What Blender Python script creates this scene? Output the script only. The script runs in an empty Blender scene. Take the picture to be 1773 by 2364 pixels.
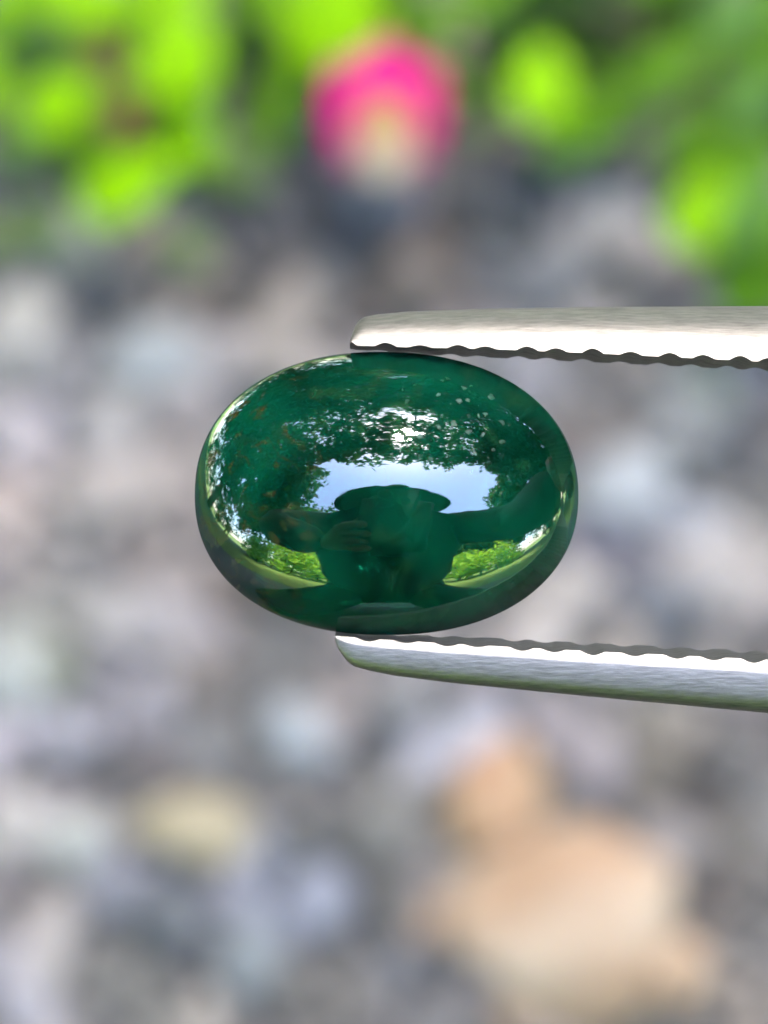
import bpy, bmesh, math, random
import numpy as np
from mathutils import Vector, Matrix, noise

# ------------------------------------------------------------------ scene, camera, sky, sun
# 1 Blender unit = 1 centimetre
sc = bpy.context.scene
sc.unit_settings.system = 'METRIC'
sc.unit_settings.scale_length = 0.01
COL = sc.collection
R = math.radians

PITCH = R(62)                                   # the phone looks steeply down at the gravel
RIGHT = Vector((1, 0, 0))
UPV = Vector((0, math.sin(PITCH), math.cos(PITCH)))
BACK = Vector((0, -math.cos(PITCH), math.sin(PITCH)))
D1, D2 = 14.0, 49.0                             # phone to gem, phone to gravel along the view axis
HOLD = Vector((0, 0, (D2 - D1) * math.sin(PITCH)))   # the held point above the ground
RIG = Matrix((RIGHT, UPV, BACK)).transposed().to_4x4()
RIG.translation = HOLD

cam_d = bpy.data.cameras.new('camera')
cam = bpy.data.objects.new('camera', cam_d)
COL.objects.link(cam)
cam_m = Matrix((RIGHT, UPV, BACK)).transposed().to_4x4()
CAMPOS = HOLD + BACK * D1
cam_m.translation = CAMPOS
cam.matrix_world = cam_m
cam_d.sensor_fit = 'VERTICAL'
cam_d.sensor_height = 36.0
cam_d.sensor_width = 27.0
cam_d.lens = 36.0 * D1 / 2.364
cam_d.clip_start = 0.1
cam_d.clip_end = 50000
cam_d.dof.use_dof = True
cam_d.dof.focus_distance = D1 - 0.10
cam_d.dof.aperture_fstop = cam_d.lens * 1e-3 / (2 * 0.100)
cam_d.dof.aperture_blades = 0
sc.camera = cam

SUN_EL, SUN_AZ = R(74), R(25)                # azimuth clockwise from +Y
world = bpy.data.worlds.new('World')
sc.world = world
world.use_nodes = True
wn = world.node_tree
bg = wn.nodes['Background']
sky = wn.nodes.new('ShaderNodeTexSky')
sky.sky_type = 'NISHITA'
sky.sun_disc = False
sky.sun_elevation = SUN_EL
sky.sun_rotation = SUN_AZ
sky.air_density = 1.0
sky.dust_density = 1.0
wn.links.new(sky.outputs[0], bg.inputs[0])
bg.inputs[1].default_value = 0.07

sun_d = bpy.data.lights.new('sun', 'SUN')
sun_d.energy = 1.3
sun_d.angle = R(10)
sun_d.color = (1.0, 0.95, 0.86)
sun = bpy.data.objects.new('sun', sun_d)
COL.objects.link(sun)
sdir = Vector((math.sin(SUN_AZ) * math.cos(SUN_EL), math.cos(SUN_AZ) * math.cos(SUN_EL), math.sin(SUN_EL)))
sun.rotation_euler = sdir.to_track_quat('Z', 'Y').to_euler()
sun.location = sdir * 900

sc.view_settings.view_transform = 'Standard'
sc.view_settings.look = 'None'
sc.view_settings.exposure = 5.4
sc.view_settings.gamma = 1.0
sc.view_settings.use_curve_mapping = False
sc.render.engine = 'CYCLES'
sc.cycles.use_denoising = True
sc.cycles.max_bounces = 10
sc.cycles.sample_clamp_indirect = 8.0
sc.cycles.caustics_reflective = False
sc.cycles.blur_glossy = 0.3

# ------------------------------------------------------------------ helpers
rng = np.random.default_rng(7)
random.seed(7)

def lin(c):
    out = []
    for v in c:
        v = v / 255.0
        out.append(v / 12.92 if v <= 0.04045 else ((v + 0.055) / 1.055) ** 2.4)
    return out

def ground_at(px, py, h=0.0):
    """where the sight line through a point of the photograph meets height h"""
    d = RIGHT * ((px - 886.5) / 1000.0) + UPV * ((1182.0 - py) / 1000.0) - BACK * D1
    t = (h - CAMPOS.z) / d.z
    return CAMPOS + d * t

def tag(o, label=None, cat=None, group=None, kind=None):
    if label: o['label'] = label
    if cat: o['category'] = cat
    if group: o['group'] = group
    if kind: o['kind'] = kind
    return o

def empty(name, loc=(0, 0, 0)):
    o = bpy.data.objects.new(name, None)
    o.empty_display_size = 0.3
    o.location = loc
    COL.objects.link(o)
    return o

def mesh_obj(name, verts, faces, mat, parent=None, smooth=True, colors=None, world_space=False):
    me = bpy.data.meshes.new(name)
    me.from_pydata([tuple(v) for v in verts], [], [tuple(f) for f in faces])
    return link_mesh(name, me, mat, parent, smooth, colors)

def link_mesh(name, me, mat, parent=None, smooth=True, colors=None):
    if smooth and len(me.polygons):
        me.polygons.foreach_set('use_smooth', np.ones(len(me.polygons), dtype=bool))
    if colors is not None:
        a = me.color_attributes.new('tint', 'FLOAT_COLOR', 'POINT')
        a.data.foreach_set('color', np.asarray(colors, dtype=np.float32).ravel())
    if mat is not None:
        me.materials.append(mat)
    me.update()
    o = bpy.data.objects.new(name, me)
    COL.objects.link(o)
    if parent is not None:
        o.parent = parent
    return o

def fast_mesh(name, V, F):
    """numpy vertex array and triangle array to a mesh"""
    me = bpy.data.meshes.new(name)
    n, m = len(V), len(F)
    me.vertices.add(n)
    me.vertices.foreach_set('co', V.astype(np.float32).ravel())
    k = F.shape[1]
    me.loops.add(m * k)
    me.loops.foreach_set('vertex_index', F.astype(np.int32).ravel())
    me.polygons.add(m)
    me.polygons.foreach_set('loop_start', np.arange(0, m * k, k, dtype=np.int32))
    me.update(calc_edges=True)
    return me

def tube(pts, radii, seg=10):
    V, F = [], []
    pts = [Vector(p) for p in pts]
    for i, p in enumerate(pts):
        t = (pts[min(i + 1, len(pts) - 1)] - pts[max(i - 1, 0)]).normalized()
        a = t.orthogonal().normalized() if i == 0 else (a - t * a.dot(t)).normalized()
        b = t.cross(a)
        for k in range(seg):
            w = 2 * math.pi * k / seg
            V.append(p + (a * math.cos(w) + b * math.sin(w)) * radii[i])
    for i in range(len(pts) - 1):
        for k in range(seg):
            k2 = (k + 1) % seg
            F.append((i * seg + k, i * seg + k2, (i + 1) * seg + k2, (i + 1) * seg + k))
    F.append(tuple(range(seg - 1, -1, -1)))
    F.append(tuple((len(pts) - 1) * seg + k for k in range(seg)))
    return V, F

# ------------------------------------------------------------------ materials
def new_mat(name):
    m = bpy.data.materials.new(name)
    m.use_nodes = True
    nt = m.node_tree
    return m, nt, nt.nodes['Principled BSDF']

def N(nt, t, **kw):
    n = nt.nodes.new(t)
    for k, v in kw.items():
        setattr(n, k, v)
    return n

def mat_stone():
    """gravel: the colour of each stone is its tint, with grain and veins over it"""
    m, nt, p = new_mat('stone')
    at = N(nt, 'ShaderNodeAttribute', attribute_name='tint')
    tc = N(nt, 'ShaderNodeTexCoord')
    nz = N(nt, 'ShaderNodeTexNoise'); nz.inputs['Scale'].default_value = 9; nz.inputs['Detail'].default_value = 6
    mr = N(nt, 'ShaderNodeMapRange'); mr.inputs['To Min'].default_value = 0.72; mr.inputs['To Max'].default_value = 1.28
    mx = N(nt, 'ShaderNodeVectorMath', operation='SCALE')
    nt.links.new(tc.outputs['Object'], nz.inputs['Vector'])
    nt.links.new(nz.outputs['Fac'], mr.inputs['Value'])
    nt.links.new(at.outputs['Color'], mx.inputs[0])
    nt.links.new(mr.outputs['Result'], mx.inputs['Scale'])
    nt.links.new(mx.outputs[0], p.inputs['Base Color'])
    p.inputs['Roughness'].default_value = 0.75
    n2 = N(nt, 'ShaderNodeTexNoise'); n2.inputs['Scale'].default_value = 40; n2.inputs['Detail'].default_value = 4
    bp = N(nt, 'ShaderNodeBump'); bp.inputs['Strength'].default_value = 0.4; bp.inputs['Distance'].default_value = 0.02
    nt.links.new(tc.outputs['Object'], n2.inputs['Vector'])
    nt.links.new(n2.outputs['Fac'], bp.inputs['Height'])
    nt.links.new(bp.outputs['Normal'], p.inputs['Normal'])
    return m

def mat_leaf(name, col, trans, rough=0.42, var=0.25):
    """leaf: reflects and lets light through"""
    m, nt, p = new_mat(name)
    tc = N(nt, 'ShaderNodeTexCoord')
    oi = N(nt, 'ShaderNodeObjectInfo')
    nz = N(nt, 'ShaderNodeTexNoise'); nz.inputs['Scale'].default_value = 2.2; nz.inputs['Detail'].default_value = 4
    mr = N(nt, 'ShaderNodeMapRange'); mr.inputs['To Min'].default_value = 1 - var; mr.inputs['To Max'].default_value = 1 + var
    nt.links.new(tc.outputs['Object'], nz.inputs['Vector']); nt.links.new(nz.outputs['Fac'], mr.inputs['Value'])
    sA = N(nt, 'ShaderNodeVectorMath', operation='SCALE'); sA.inputs[0].default_value = col
    sB = N(nt, 'ShaderNodeVectorMath', operation='SCALE'); sB.inputs[0].default_value = trans
    nt.links.new(mr.outputs['Result'], sA.inputs['Scale']); nt.links.new(mr.outputs['Result'], sB.inputs['Scale'])
    nt.links.new(sA.outputs[0], p.inputs['Base Color'])
    p.inputs['Roughness'].default_value = rough
    p.inputs['Specular IOR Level'].default_value = 0.04
    tr = N(nt, 'ShaderNodeBsdfTranslucent')
    nt.links.new(sB.outputs[0], tr.inputs['Color'])
    ad = N(nt, 'ShaderNodeAddShader')
    nt.links.new(p.outputs[0], ad.inputs[0]); nt.links.new(tr.outputs[0], ad.inputs[1])
    nt.links.new(ad.outputs[0], nt.nodes['Material Output'].inputs['Surface'])
    return m

def mat_plain(name, col, rough=0.7, scale=3.0, var=0.2, bump=0.2, bdist=0.05):
    m, nt, p = new_mat(name)
    tc = N(nt, 'ShaderNodeTexCoord')
    nz = N(nt, 'ShaderNodeTexNoise'); nz.inputs['Scale'].default_value = scale; nz.inputs['Detail'].default_value = 6
    mr = N(nt, 'ShaderNodeMapRange'); mr.inputs['To Min'].default_value = 1 - var; mr.inputs['To Max'].default_value = 1 + var
    s = N(nt, 'ShaderNodeVectorMath', operation='SCALE'); s.inputs[0].default_value = col
    nt.links.new(tc.outputs['Object'], nz.inputs['Vector']); nt.links.new(nz.outputs['Fac'], mr.inputs['Value'])
    nt.links.new(mr.outputs['Result'], s.inputs['Scale']); nt.links.new(s.outputs[0], p.inputs['Base Color'])
    p.inputs['Roughness'].default_value = rough
    bp = N(nt, 'ShaderNodeBump'); bp.inputs['Strength'].default_value = bump; bp.inputs['Distance'].default_value = bdist
    nt.links.new(nz.outputs['Fac'], bp.inputs['Height']); nt.links.new(bp.outputs['Normal'], p.inputs['Normal'])
    return m

def mat_gem():
    m, nt, p = new_mat('green_gemstone')
    tc = N(nt, 'ShaderNodeTexCoord')
    nz = N(nt, 'ShaderNodeTexNoise'); nz.inputs['Scale'].default_value = 3.0; nz.inputs['Detail'].default_value = 5
    nz.inputs['Distortion'].default_value = 0.8
    cr = N(nt, 'ShaderNodeValToRGB')
    cr.color_ramp.elements[0].position = 0.36; cr.color_ramp.elements[0].color = (0.0004, 0.018, 0.010, 1)
    cr.color_ramp.elements[1].position = 0.64; cr.color_ramp.elements[1].color = (0.0016, 0.092, 0.044, 1)
    nt.links.new(tc.outputs['Object'], nz.inputs['Vector'])
    nt.links.new(nz.outputs['Fac'], cr.inputs['Fac'])
    nt.links.new(cr.outputs['Color'], p.inputs['Base Color'])
    vn = N(nt, 'ShaderNodeTexNoise'); vn.inputs['Scale'].default_value = 7.0; vn.inputs['Detail'].default_value = 8; vn.inputs['Distortion'].default_value = 1.6
    vr = N(nt, 'ShaderNodeValToRGB')
    vr.color_ramp.elements[0].position = 0.56; vr.color_ramp.elements[0].color = (0, 0, 0, 1)
    vr.color_ramp.elements[1].position = 0.72; vr.color_ramp.elements[1].color = (1, 1, 1, 1)
    vm = N(nt, 'ShaderNodeMix', data_type='RGBA'); vm.inputs['B'].default_value = (0.012, 0.068, 0.026, 1)
    nt.links.new(tc.outputs['Object'], vn.inputs['Vector']); nt.links.new(vn.outputs['Fac'], vr.inputs['Fac'])
    nt.links.new(vr.outputs['Color'], vm.inputs['Factor']); nt.links.new(cr.outputs['Color'], vm.inputs['A'])
    # warm reflections painted as brownish veils at one end, leaf-gap glints as pale specks
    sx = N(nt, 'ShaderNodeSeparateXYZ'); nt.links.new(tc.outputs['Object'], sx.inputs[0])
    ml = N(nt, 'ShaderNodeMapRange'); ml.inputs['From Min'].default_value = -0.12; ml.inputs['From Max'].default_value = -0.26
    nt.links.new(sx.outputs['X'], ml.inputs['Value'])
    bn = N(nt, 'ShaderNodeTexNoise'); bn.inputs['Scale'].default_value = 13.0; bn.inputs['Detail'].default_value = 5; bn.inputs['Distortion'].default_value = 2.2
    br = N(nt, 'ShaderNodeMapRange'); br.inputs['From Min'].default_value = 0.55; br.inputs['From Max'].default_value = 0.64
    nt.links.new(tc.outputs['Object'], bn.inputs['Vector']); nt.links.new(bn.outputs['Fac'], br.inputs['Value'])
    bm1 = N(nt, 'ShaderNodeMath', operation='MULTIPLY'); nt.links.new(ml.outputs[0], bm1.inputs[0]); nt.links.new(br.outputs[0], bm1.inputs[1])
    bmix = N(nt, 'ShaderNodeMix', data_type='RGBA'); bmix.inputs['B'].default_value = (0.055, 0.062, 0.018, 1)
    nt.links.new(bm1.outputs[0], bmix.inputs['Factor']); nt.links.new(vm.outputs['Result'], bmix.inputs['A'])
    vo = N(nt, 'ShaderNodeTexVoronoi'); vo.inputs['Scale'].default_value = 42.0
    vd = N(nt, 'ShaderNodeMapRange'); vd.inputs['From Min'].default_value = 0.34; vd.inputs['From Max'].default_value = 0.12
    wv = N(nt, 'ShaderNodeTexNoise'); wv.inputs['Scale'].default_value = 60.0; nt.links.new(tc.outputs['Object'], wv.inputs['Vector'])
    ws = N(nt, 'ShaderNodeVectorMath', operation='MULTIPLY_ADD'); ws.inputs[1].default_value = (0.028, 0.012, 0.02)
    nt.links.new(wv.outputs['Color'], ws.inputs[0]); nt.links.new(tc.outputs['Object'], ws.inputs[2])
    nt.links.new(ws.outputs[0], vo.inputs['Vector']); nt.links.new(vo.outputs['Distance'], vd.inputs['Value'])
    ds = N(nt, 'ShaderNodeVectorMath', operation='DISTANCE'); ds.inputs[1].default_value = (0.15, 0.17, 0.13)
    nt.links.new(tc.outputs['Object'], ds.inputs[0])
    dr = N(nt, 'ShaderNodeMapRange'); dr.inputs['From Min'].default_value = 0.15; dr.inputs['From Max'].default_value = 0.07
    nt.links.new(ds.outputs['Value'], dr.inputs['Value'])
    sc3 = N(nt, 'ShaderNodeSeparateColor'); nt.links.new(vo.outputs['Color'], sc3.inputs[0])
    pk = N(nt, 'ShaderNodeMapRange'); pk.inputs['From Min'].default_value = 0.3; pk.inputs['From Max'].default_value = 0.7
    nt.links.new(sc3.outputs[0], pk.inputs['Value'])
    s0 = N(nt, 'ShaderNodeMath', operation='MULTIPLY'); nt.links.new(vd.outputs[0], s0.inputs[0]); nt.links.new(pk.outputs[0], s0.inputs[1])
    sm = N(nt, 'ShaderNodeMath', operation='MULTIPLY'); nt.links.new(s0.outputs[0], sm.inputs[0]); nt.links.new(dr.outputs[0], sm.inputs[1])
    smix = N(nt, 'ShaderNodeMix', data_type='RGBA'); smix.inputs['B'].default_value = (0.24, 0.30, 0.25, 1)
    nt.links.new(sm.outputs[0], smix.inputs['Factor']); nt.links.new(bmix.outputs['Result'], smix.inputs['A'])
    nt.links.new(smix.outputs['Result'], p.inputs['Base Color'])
    rn = N(nt, 'ShaderNodeMapRange'); rn.inputs['To Min'].default_value = 0.012; rn.inputs['To Max'].default_value = 0.05
    nt.links.new(nz.outputs['Fac'], rn.inputs['Value']); nt.links.new(rn.outputs['Result'], p.inputs['Roughness'])
    p.inputs['IOR'].default_value = 1.94
    p.inputs['Subsurface Weight'].default_value = 0.5
    p.inputs['Subsurface Radius'].default_value = (0.05, 0.5, 0.3)
    p.inputs['Subsurface Scale'].default_value = 0.25
    p.inputs['Transmission Weight'].default_value = 0.35
    n2 = N(nt, 'ShaderNodeTexNoise'); n2.inputs['Scale'].default_value = 6.0; n2.inputs['Detail'].default_value = 3
    bp = N(nt, 'ShaderNodeBump'); bp.inputs['Strength'].default_value = 0.06; bp.inputs['Distance'].default_value = 0.02
    nt.links.new(tc.outputs['Object'], n2.inputs['Vector'])
    nt.links.new(n2.outputs['Fac'], bp.inputs['Height']); nt.links.new(bp.outputs['Normal'], p.inputs['Normal'])
    return m

def mat_steel():
    m, nt, p = new_mat('satin_steel')
    tc = N(nt, 'ShaderNodeTexCoord')
    mp = N(nt, 'ShaderNodeMapping'); mp.inputs['Scale'].default_value = (9, 75, 75); mp.inputs['Rotation'].default_value = (0, 0, R(18))
    nz = N(nt, 'ShaderNodeTexNoise'); nz.inputs['Scale'].default_value = 2.0; nz.inputs['Detail'].default_value = 8; nz.inputs['Roughness'].default_value = 0.65
    nt.links.new(tc.outputs['Object'], mp.inputs['Vector']); nt.links.new(mp.outputs[0], nz.inputs['Vector'])
    cr = N(nt, 'ShaderNodeValToRGB')
    cr.color_ramp.elements[0].position = 0.25; cr.color_ramp.elements[0].color = (0.21, 0.19, 0.178, 1)
    cr.color_ramp.elements[1].position = 0.62; cr.color_ramp.elements[1].color = (0.36, 0.326, 0.30, 1)
    nt.links.new(nz.outputs['Fac'], cr.inputs['Fac']); nt.links.new(cr.outputs['Color'], p.inputs['Base Color'])
    p.inputs['Metallic'].default_value = 1.0
    p.inputs['Roughness'].default_value = 0.50
    bp = N(nt, 'ShaderNodeBump'); bp.inputs['Strength'].default_value = 0.2; bp.inputs['Distance'].default_value = 0.006
    nt.links.new(nz.outputs['Fac'], bp.inputs['Height']); nt.links.new(bp.outputs['Normal'], p.inputs['Normal'])
    return m

M_STONE = mat_stone()
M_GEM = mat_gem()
M_STEEL = mat_steel()
M_GRIP = mat_plain('shaded_serration', (0.10, 0.095, 0.095), 0.5, 30, 0.3)  # dark metal that paints shade onto the toothed jaw faces
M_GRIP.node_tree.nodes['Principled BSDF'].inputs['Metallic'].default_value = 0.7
M_SOIL = mat_plain('gravel_bed', (0.10, 0.095, 0.09), 0.9, 4.0, 0.5, 0.6, 0.1)
M_LAWN = mat_plain('mown_grass', (0.13, 0.20, 0.035), 0.9, 0.12, 0.35, 0.7, 3.0)
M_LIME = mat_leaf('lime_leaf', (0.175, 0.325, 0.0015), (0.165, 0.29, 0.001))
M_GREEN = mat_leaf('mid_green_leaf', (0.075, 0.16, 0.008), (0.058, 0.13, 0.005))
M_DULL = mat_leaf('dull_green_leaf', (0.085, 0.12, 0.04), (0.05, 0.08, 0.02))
M_DARKLEAF = mat_leaf('dark_green_leaf', (0.012, 0.036, 0.004), (0.010, 0.032, 0.003))  # dark leaf, deepened to paint the shade in gaps between leaves
M_COOL = mat_leaf('cool_green_leaf', (0.08, 0.16, 0.035), (0.06, 0.13, 0.02))
M_BROWN = mat_leaf('reddish_leaf', (0.17, 0.085, 0.04), (0.07, 0.03, 0.012))
M_STEM = mat_plain('plant_stem', (0.12, 0.16, 0.03), 0.6, 6, 0.3)
M_PINK = mat_leaf('pink_petal', (0.50, 0.008, 0.165), (0.30, 0.004, 0.10), 0.5, 0.12)
M_ROSE = mat_leaf('dusky_rose_petal', (0.26, 0.035, 0.10), (0.14, 0.015, 0.05), 0.5, 0.2)
M_LILAC = mat_leaf('pale_lilac_petal', (0.30, 0.13, 0.24), (0.14, 0.06, 0.11), 0.5, 0.12)
M_YELLOW = mat_plain('flower_centre', (0.34, 0.17, 0.045), 0.8, 20, 0.3)
M_CREAM = mat_plain('cream_stamen', (0.36, 0.28, 0.18), 0.8, 20, 0.2)
M_BARK = mat_plain('bark', (0.11, 0.08, 0.055), 0.9, 0.15, 0.5, 0.8, 2.0)
M_CANOPY = mat_leaf('canopy_leaf', (0.028, 0.058, 0.012), (0.018, 0.05, 0.008), 0.5, 0.3)
M_HEDGE = mat_leaf('hedge_leaf', (0.20, 0.32, 0.035), (0.22, 0.37, 0.03), 0.45, 0.3)
M_SHIRT = mat_plain('dark_cloth', (0.012, 0.014, 0.018), 0.9, 0.5, 0.3)
M_SKIN = mat_plain('skin', (0.16, 0.085, 0.05), 0.5, 2, 0.12)
M_HAIR = mat_plain('dark_hair', (0.012, 0.010, 0.009), 0.5, 3, 0.3)
M_PHONE = mat_plain('phone_body', (0.010, 0.010, 0.012), 0.35, 3, 0.1)

# ------------------------------------------------------------------ ground
me = bpy.data.meshes.new('ground')
bm = bmesh.new()
bmesh.ops.create_circle(bm, cap_ends=True, radius=20000, segments=64)
bm.to_mesh(me); bm.free()
ground = link_mesh('ground', me, M_SOIL, smooth=False)
tag(ground, kind='structure')

# lawn beyond the gravel bed: a sheet with the bed cut out of it
def build_lawn():
    ring = []
    for k in range(72):
        t = 2 * math.pi * k / 72
        w = 1 + 0.08 * noise.noise(Vector((math.cos(t) * 2, math.sin(t) * 2, 3.3)))
        ring.append((150 * w * math.cos(t), 60 + 160 * w * math.sin(t), 0.4))
    V = ring + [(12000 * math.cos(2 * math.pi * k / 72), 12000 * math.sin(2 * math.pi * k / 72), 0.4) for k in range(72)]
    F = [(k, (k + 1) % 72, 72 + (k + 1) % 72, 72 + k)[::-1] for k in range(72)]
    tag(mesh_obj('lawn', V, F, M_LAWN, smooth=False), kind='structure')
build_lawn()

# ------------------------------------------------------------------ gravel
def ico_template(seed, sub=2, rough=0.28):
    bm = bmesh.new()
    bmesh.ops.create_icosphere(bm, subdivisions=sub, radius=1.0)
    off = Vector((seed * 13.1, seed * 7.7, seed * 3.3))
    for v in bm.verts:
        d = noise.noise(v.co * 0.9 + off) * rough + noise.noise(v.co * 2.3 + off) * rough * 0.45
        v.co *= 1 + d
    # a few flat broken sides
    rr = random.Random(seed)
    for _ in range(5):
        n = Vector((rr.uniform(-1, 1), rr.uniform(-1, 1), rr.uniform(-1, 1))).normalized()
        lim = rr.uniform(0.62, 0.85)
        for v in bm.verts:
            e = v.co.dot(n) - lim
            if e > 0:
                v.co -= n * e * 0.85
    bm.verts.ensure_lookup_table()
    V = np.array([v.co[:] for v in bm.verts]); F = np.array([[v.index for v in f.verts] for f in bm.faces])
    bm.free()
    return V, F

# colour of the gravel from place to place: (photo x, photo y, radius, colour seen, dark gaps and shadow baked in)
PATCH = [
 (230,680,85,(110,115,118)),(375,640,70,(150,145,135)),(500,700,50,(80,78,74)),(740,600,110,(92,88,88)),
 (620,510,100,(85,88,95)),(930,600,110,(105,100,98)),(900,480,90,(145,150,165)),(1200,630,100,(115,122,132)),
 (1320,620,60,(130,138,145)),(1290,880,75,(168,172,188)),(1370,910,60,(115,115,120)),(1440,960,90,(138,133,131)),
 (1690,970,90,(115,122,140)),(1680,1060,70,(85,92,105)),(1440,1280,85,(130,135,160)),
 (1380,1370,60,(165,170,190)),(1300,1400,80,(190,190,190)),(1690,1330,95,(178,177,179)),(1740,1440,50,(145,145,148)),
 (1650,880,60,(130,150,140)),(1740,1180,70,(165,168,165)),(150,930,75,(150,158,172)),(270,950,70,(165,170,175)),
 (380,1000,70,(150,150,152)),(30,1110,70,(197,184,182)),(420,1040,50,(185,180,180)),(130,1260,75,(132,135,138)),
 (330,1250,100,(163,158,158)),(60,1450,60,(175,185,180)),(130,1500,45,(148,160,148)),(560,1420,95,(128,120,114)),
 (640,1530,80,(142,135,129)),(330,1590,110,(155,158,172)),(520,1570,80,(140,135,132)),(150,1680,80,(178,186,205)),
 (50,1720,80,(192,192,210)),(330,1740,90,(128,126,130)),(500,1690,60,(150,158,165)),(850,1720,80,(105,112,120)),
 (560,1770,80,(130,135,138)),(620,1880,50,(195,190,185)),(60,2050,60,(165,160,168)),(310,2050,70,(135,145,165)),
 (250,2170,55,(108,110,106)),(340,2200,70,(148,145,152)),(40,2300,70,(170,175,195)),(330,2310,90,(152,158,155)),
 (440,2345,50,(192,192,187)),(660,2080,80,(145,158,185)),(735,1955,55,(92,100,106)),(780,2140,90,(105,110,115)),
 (880,2060,80,(115,118,120)),(760,2300,100,(130,132,132)),(950,2250,90,(120,128,140)),(1010,1700,70,(178,190,214)),
 (1010,1880,70,(145,152,150)),(1130,1640,50,(150,152,170)),(1500,1760,80,(140,140,132)),
 (1690,2060,80,(118,116,116)),(1755,2170,50,(157,162,167)),(1740,2310,70,(160,155,150)),(1330,1640,60,(172,170,180)),
 (1600,1690,60,(165,163,158)),(1420,2345,60,(165,158,150)),(790,1600,70,(165,162,165)),(480,880,60,(165,165,172)),
 (60,860,60,(165,170,172)),(560,1000,60,(180,176,178)),(100,1100,80,(192,188,192)),(150,600,60,(150,165,150)),
 (1560,1330,60,(150,155,165)),(1600,1480,60,(170,170,172)),(700,950,60,(180,176,176)),(1560,1000,60,(150,160,165)),
 (1640,1200,60,(165,172,182)),(480,1350,80,(150,146,146)),(60,1330,60,(172,170,172)),(1640,1840,70,(120,120,122)),
]
PX = np.array([[p[0], p[1], p[2]] for p in PATCH], float)
PC = np.array([lin(p[3]) for p in PATCH])
PC = np.clip(PC.mean(0) + 1.08 * (PC - PC.mean(0)), 0.02, 1)
PC = 0.72 * PC + 0.28 * PC.mean(1, keepdims=True)
ALB = np.array([0.72, 0.625, 0.56])                                      # seen brightness to stone albedo

def world_to_px(P):
    d = P - np.array(CAMPOS)
    x = d @ np.array(RIGHT); y = d @ np.array(UPV); z = -(d @ np.array(BACK))
    return np.stack([886.5 + x / z * D1 * 1000, 1182 - y / z * D1 * 1000], 1)

def stone_tint(P, rs):
    """stones take the tint of their patch, painted shadow too; elsewhere mixed greys"""
    q = world_to_px(P)
    d = np.hypot(q[:, None, 0] - PX[None, :, 0], q[:, None, 1] - PX[None, :, 1]) / PX[None, :, 2]
    k = d.argmin(1); dm = d.min(1)
    grey = rs.uniform(0.14, 0.46, (len(P), 1)) * np.array([[1.0, 1.0, 1.03]]) + rs.normal(0, 0.012, (len(P), 3))
    w = np.clip(2.2 - dm, 0, 1)[:, None]
    c = PC[k] * rs.uniform(0.85, 1.15, (len(P), 1))
    return np.clip((c * w + grey * (1 - w)) * ALB, 0.01, 0.8)

def build_gravel():
    rs = np.random.default_rng(21)
    T = [ico_template(i + 1, 1, 0.35) for i in range(12)]
    groups = []
    c0 = ground_at(886, 1182)
    # a bed of grit, then stones lying on it
    lay = [(7.5, 9.5, 3600, 0.12, 0.26), (30, 30, 11500, 0.22, 0.50)]
    Vs, Fs, Cs, off = [], [], [], 0
    for (hx, hy, n, s0, s1) in lay:
        x = rs.uniform(-hx, hx, n) + c0.x; y = rs.uniform(-hy, hy, n) + c0.y
        s = s0 + (s1 - s0) * rs.random(n) ** 1.6
        if hx > 20:
            near = (abs(x - c0.x) < 5.5) & (abs(y - c0.y) < 7.0)
            s = np.where(near, s * 0.85, s)
        P = np.stack([x, y, s * 0.35], 1)
        C = stone_tint(P, rs)
        for i in range(n):
            V, F = T[rs.integers(len(T))]
            a = rs.uniform(0, 6.283); ca, sa = math.cos(a), math.sin(a)
            sx, sy, sz = s[i] * rs.uniform(0.8, 1.25), s[i] * rs.uniform(0.7, 1.05), s[i] * rs.uniform(0.5, 0.8)
            W = V * (sx, sy, sz)
            b = rs.uniform(-0.4, 0.4); cb, sb = math.cos(b), math.sin(b)
            W = np.stack([W[:, 0] * cb + W[:, 2] * sb, W[:, 1], -W[:, 0] * sb + W[:, 2] * cb], 1)
            W = np.stack([W[:, 0] * ca - W[:, 1] * sa, W[:, 0] * sa + W[:, 1] * ca, W[:, 2]], 1) + P[i]
            Vs.append(W); Fs.append(F + off); off += len(V)
            Cs.append(np.repeat(np.append(C[i], 1.0)[None, :], len(V), 0))
    me = fast_mesh('gravel', np.concatenate(Vs), np.concatenate(Fs))
    o = link_mesh('gravel', me, M_STONE, colors=np.concatenate(Cs))
    tag(o, 'mixed grey gravel spread out of focus below the gem', 'gravel', kind='stuff')

build_gravel()

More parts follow.
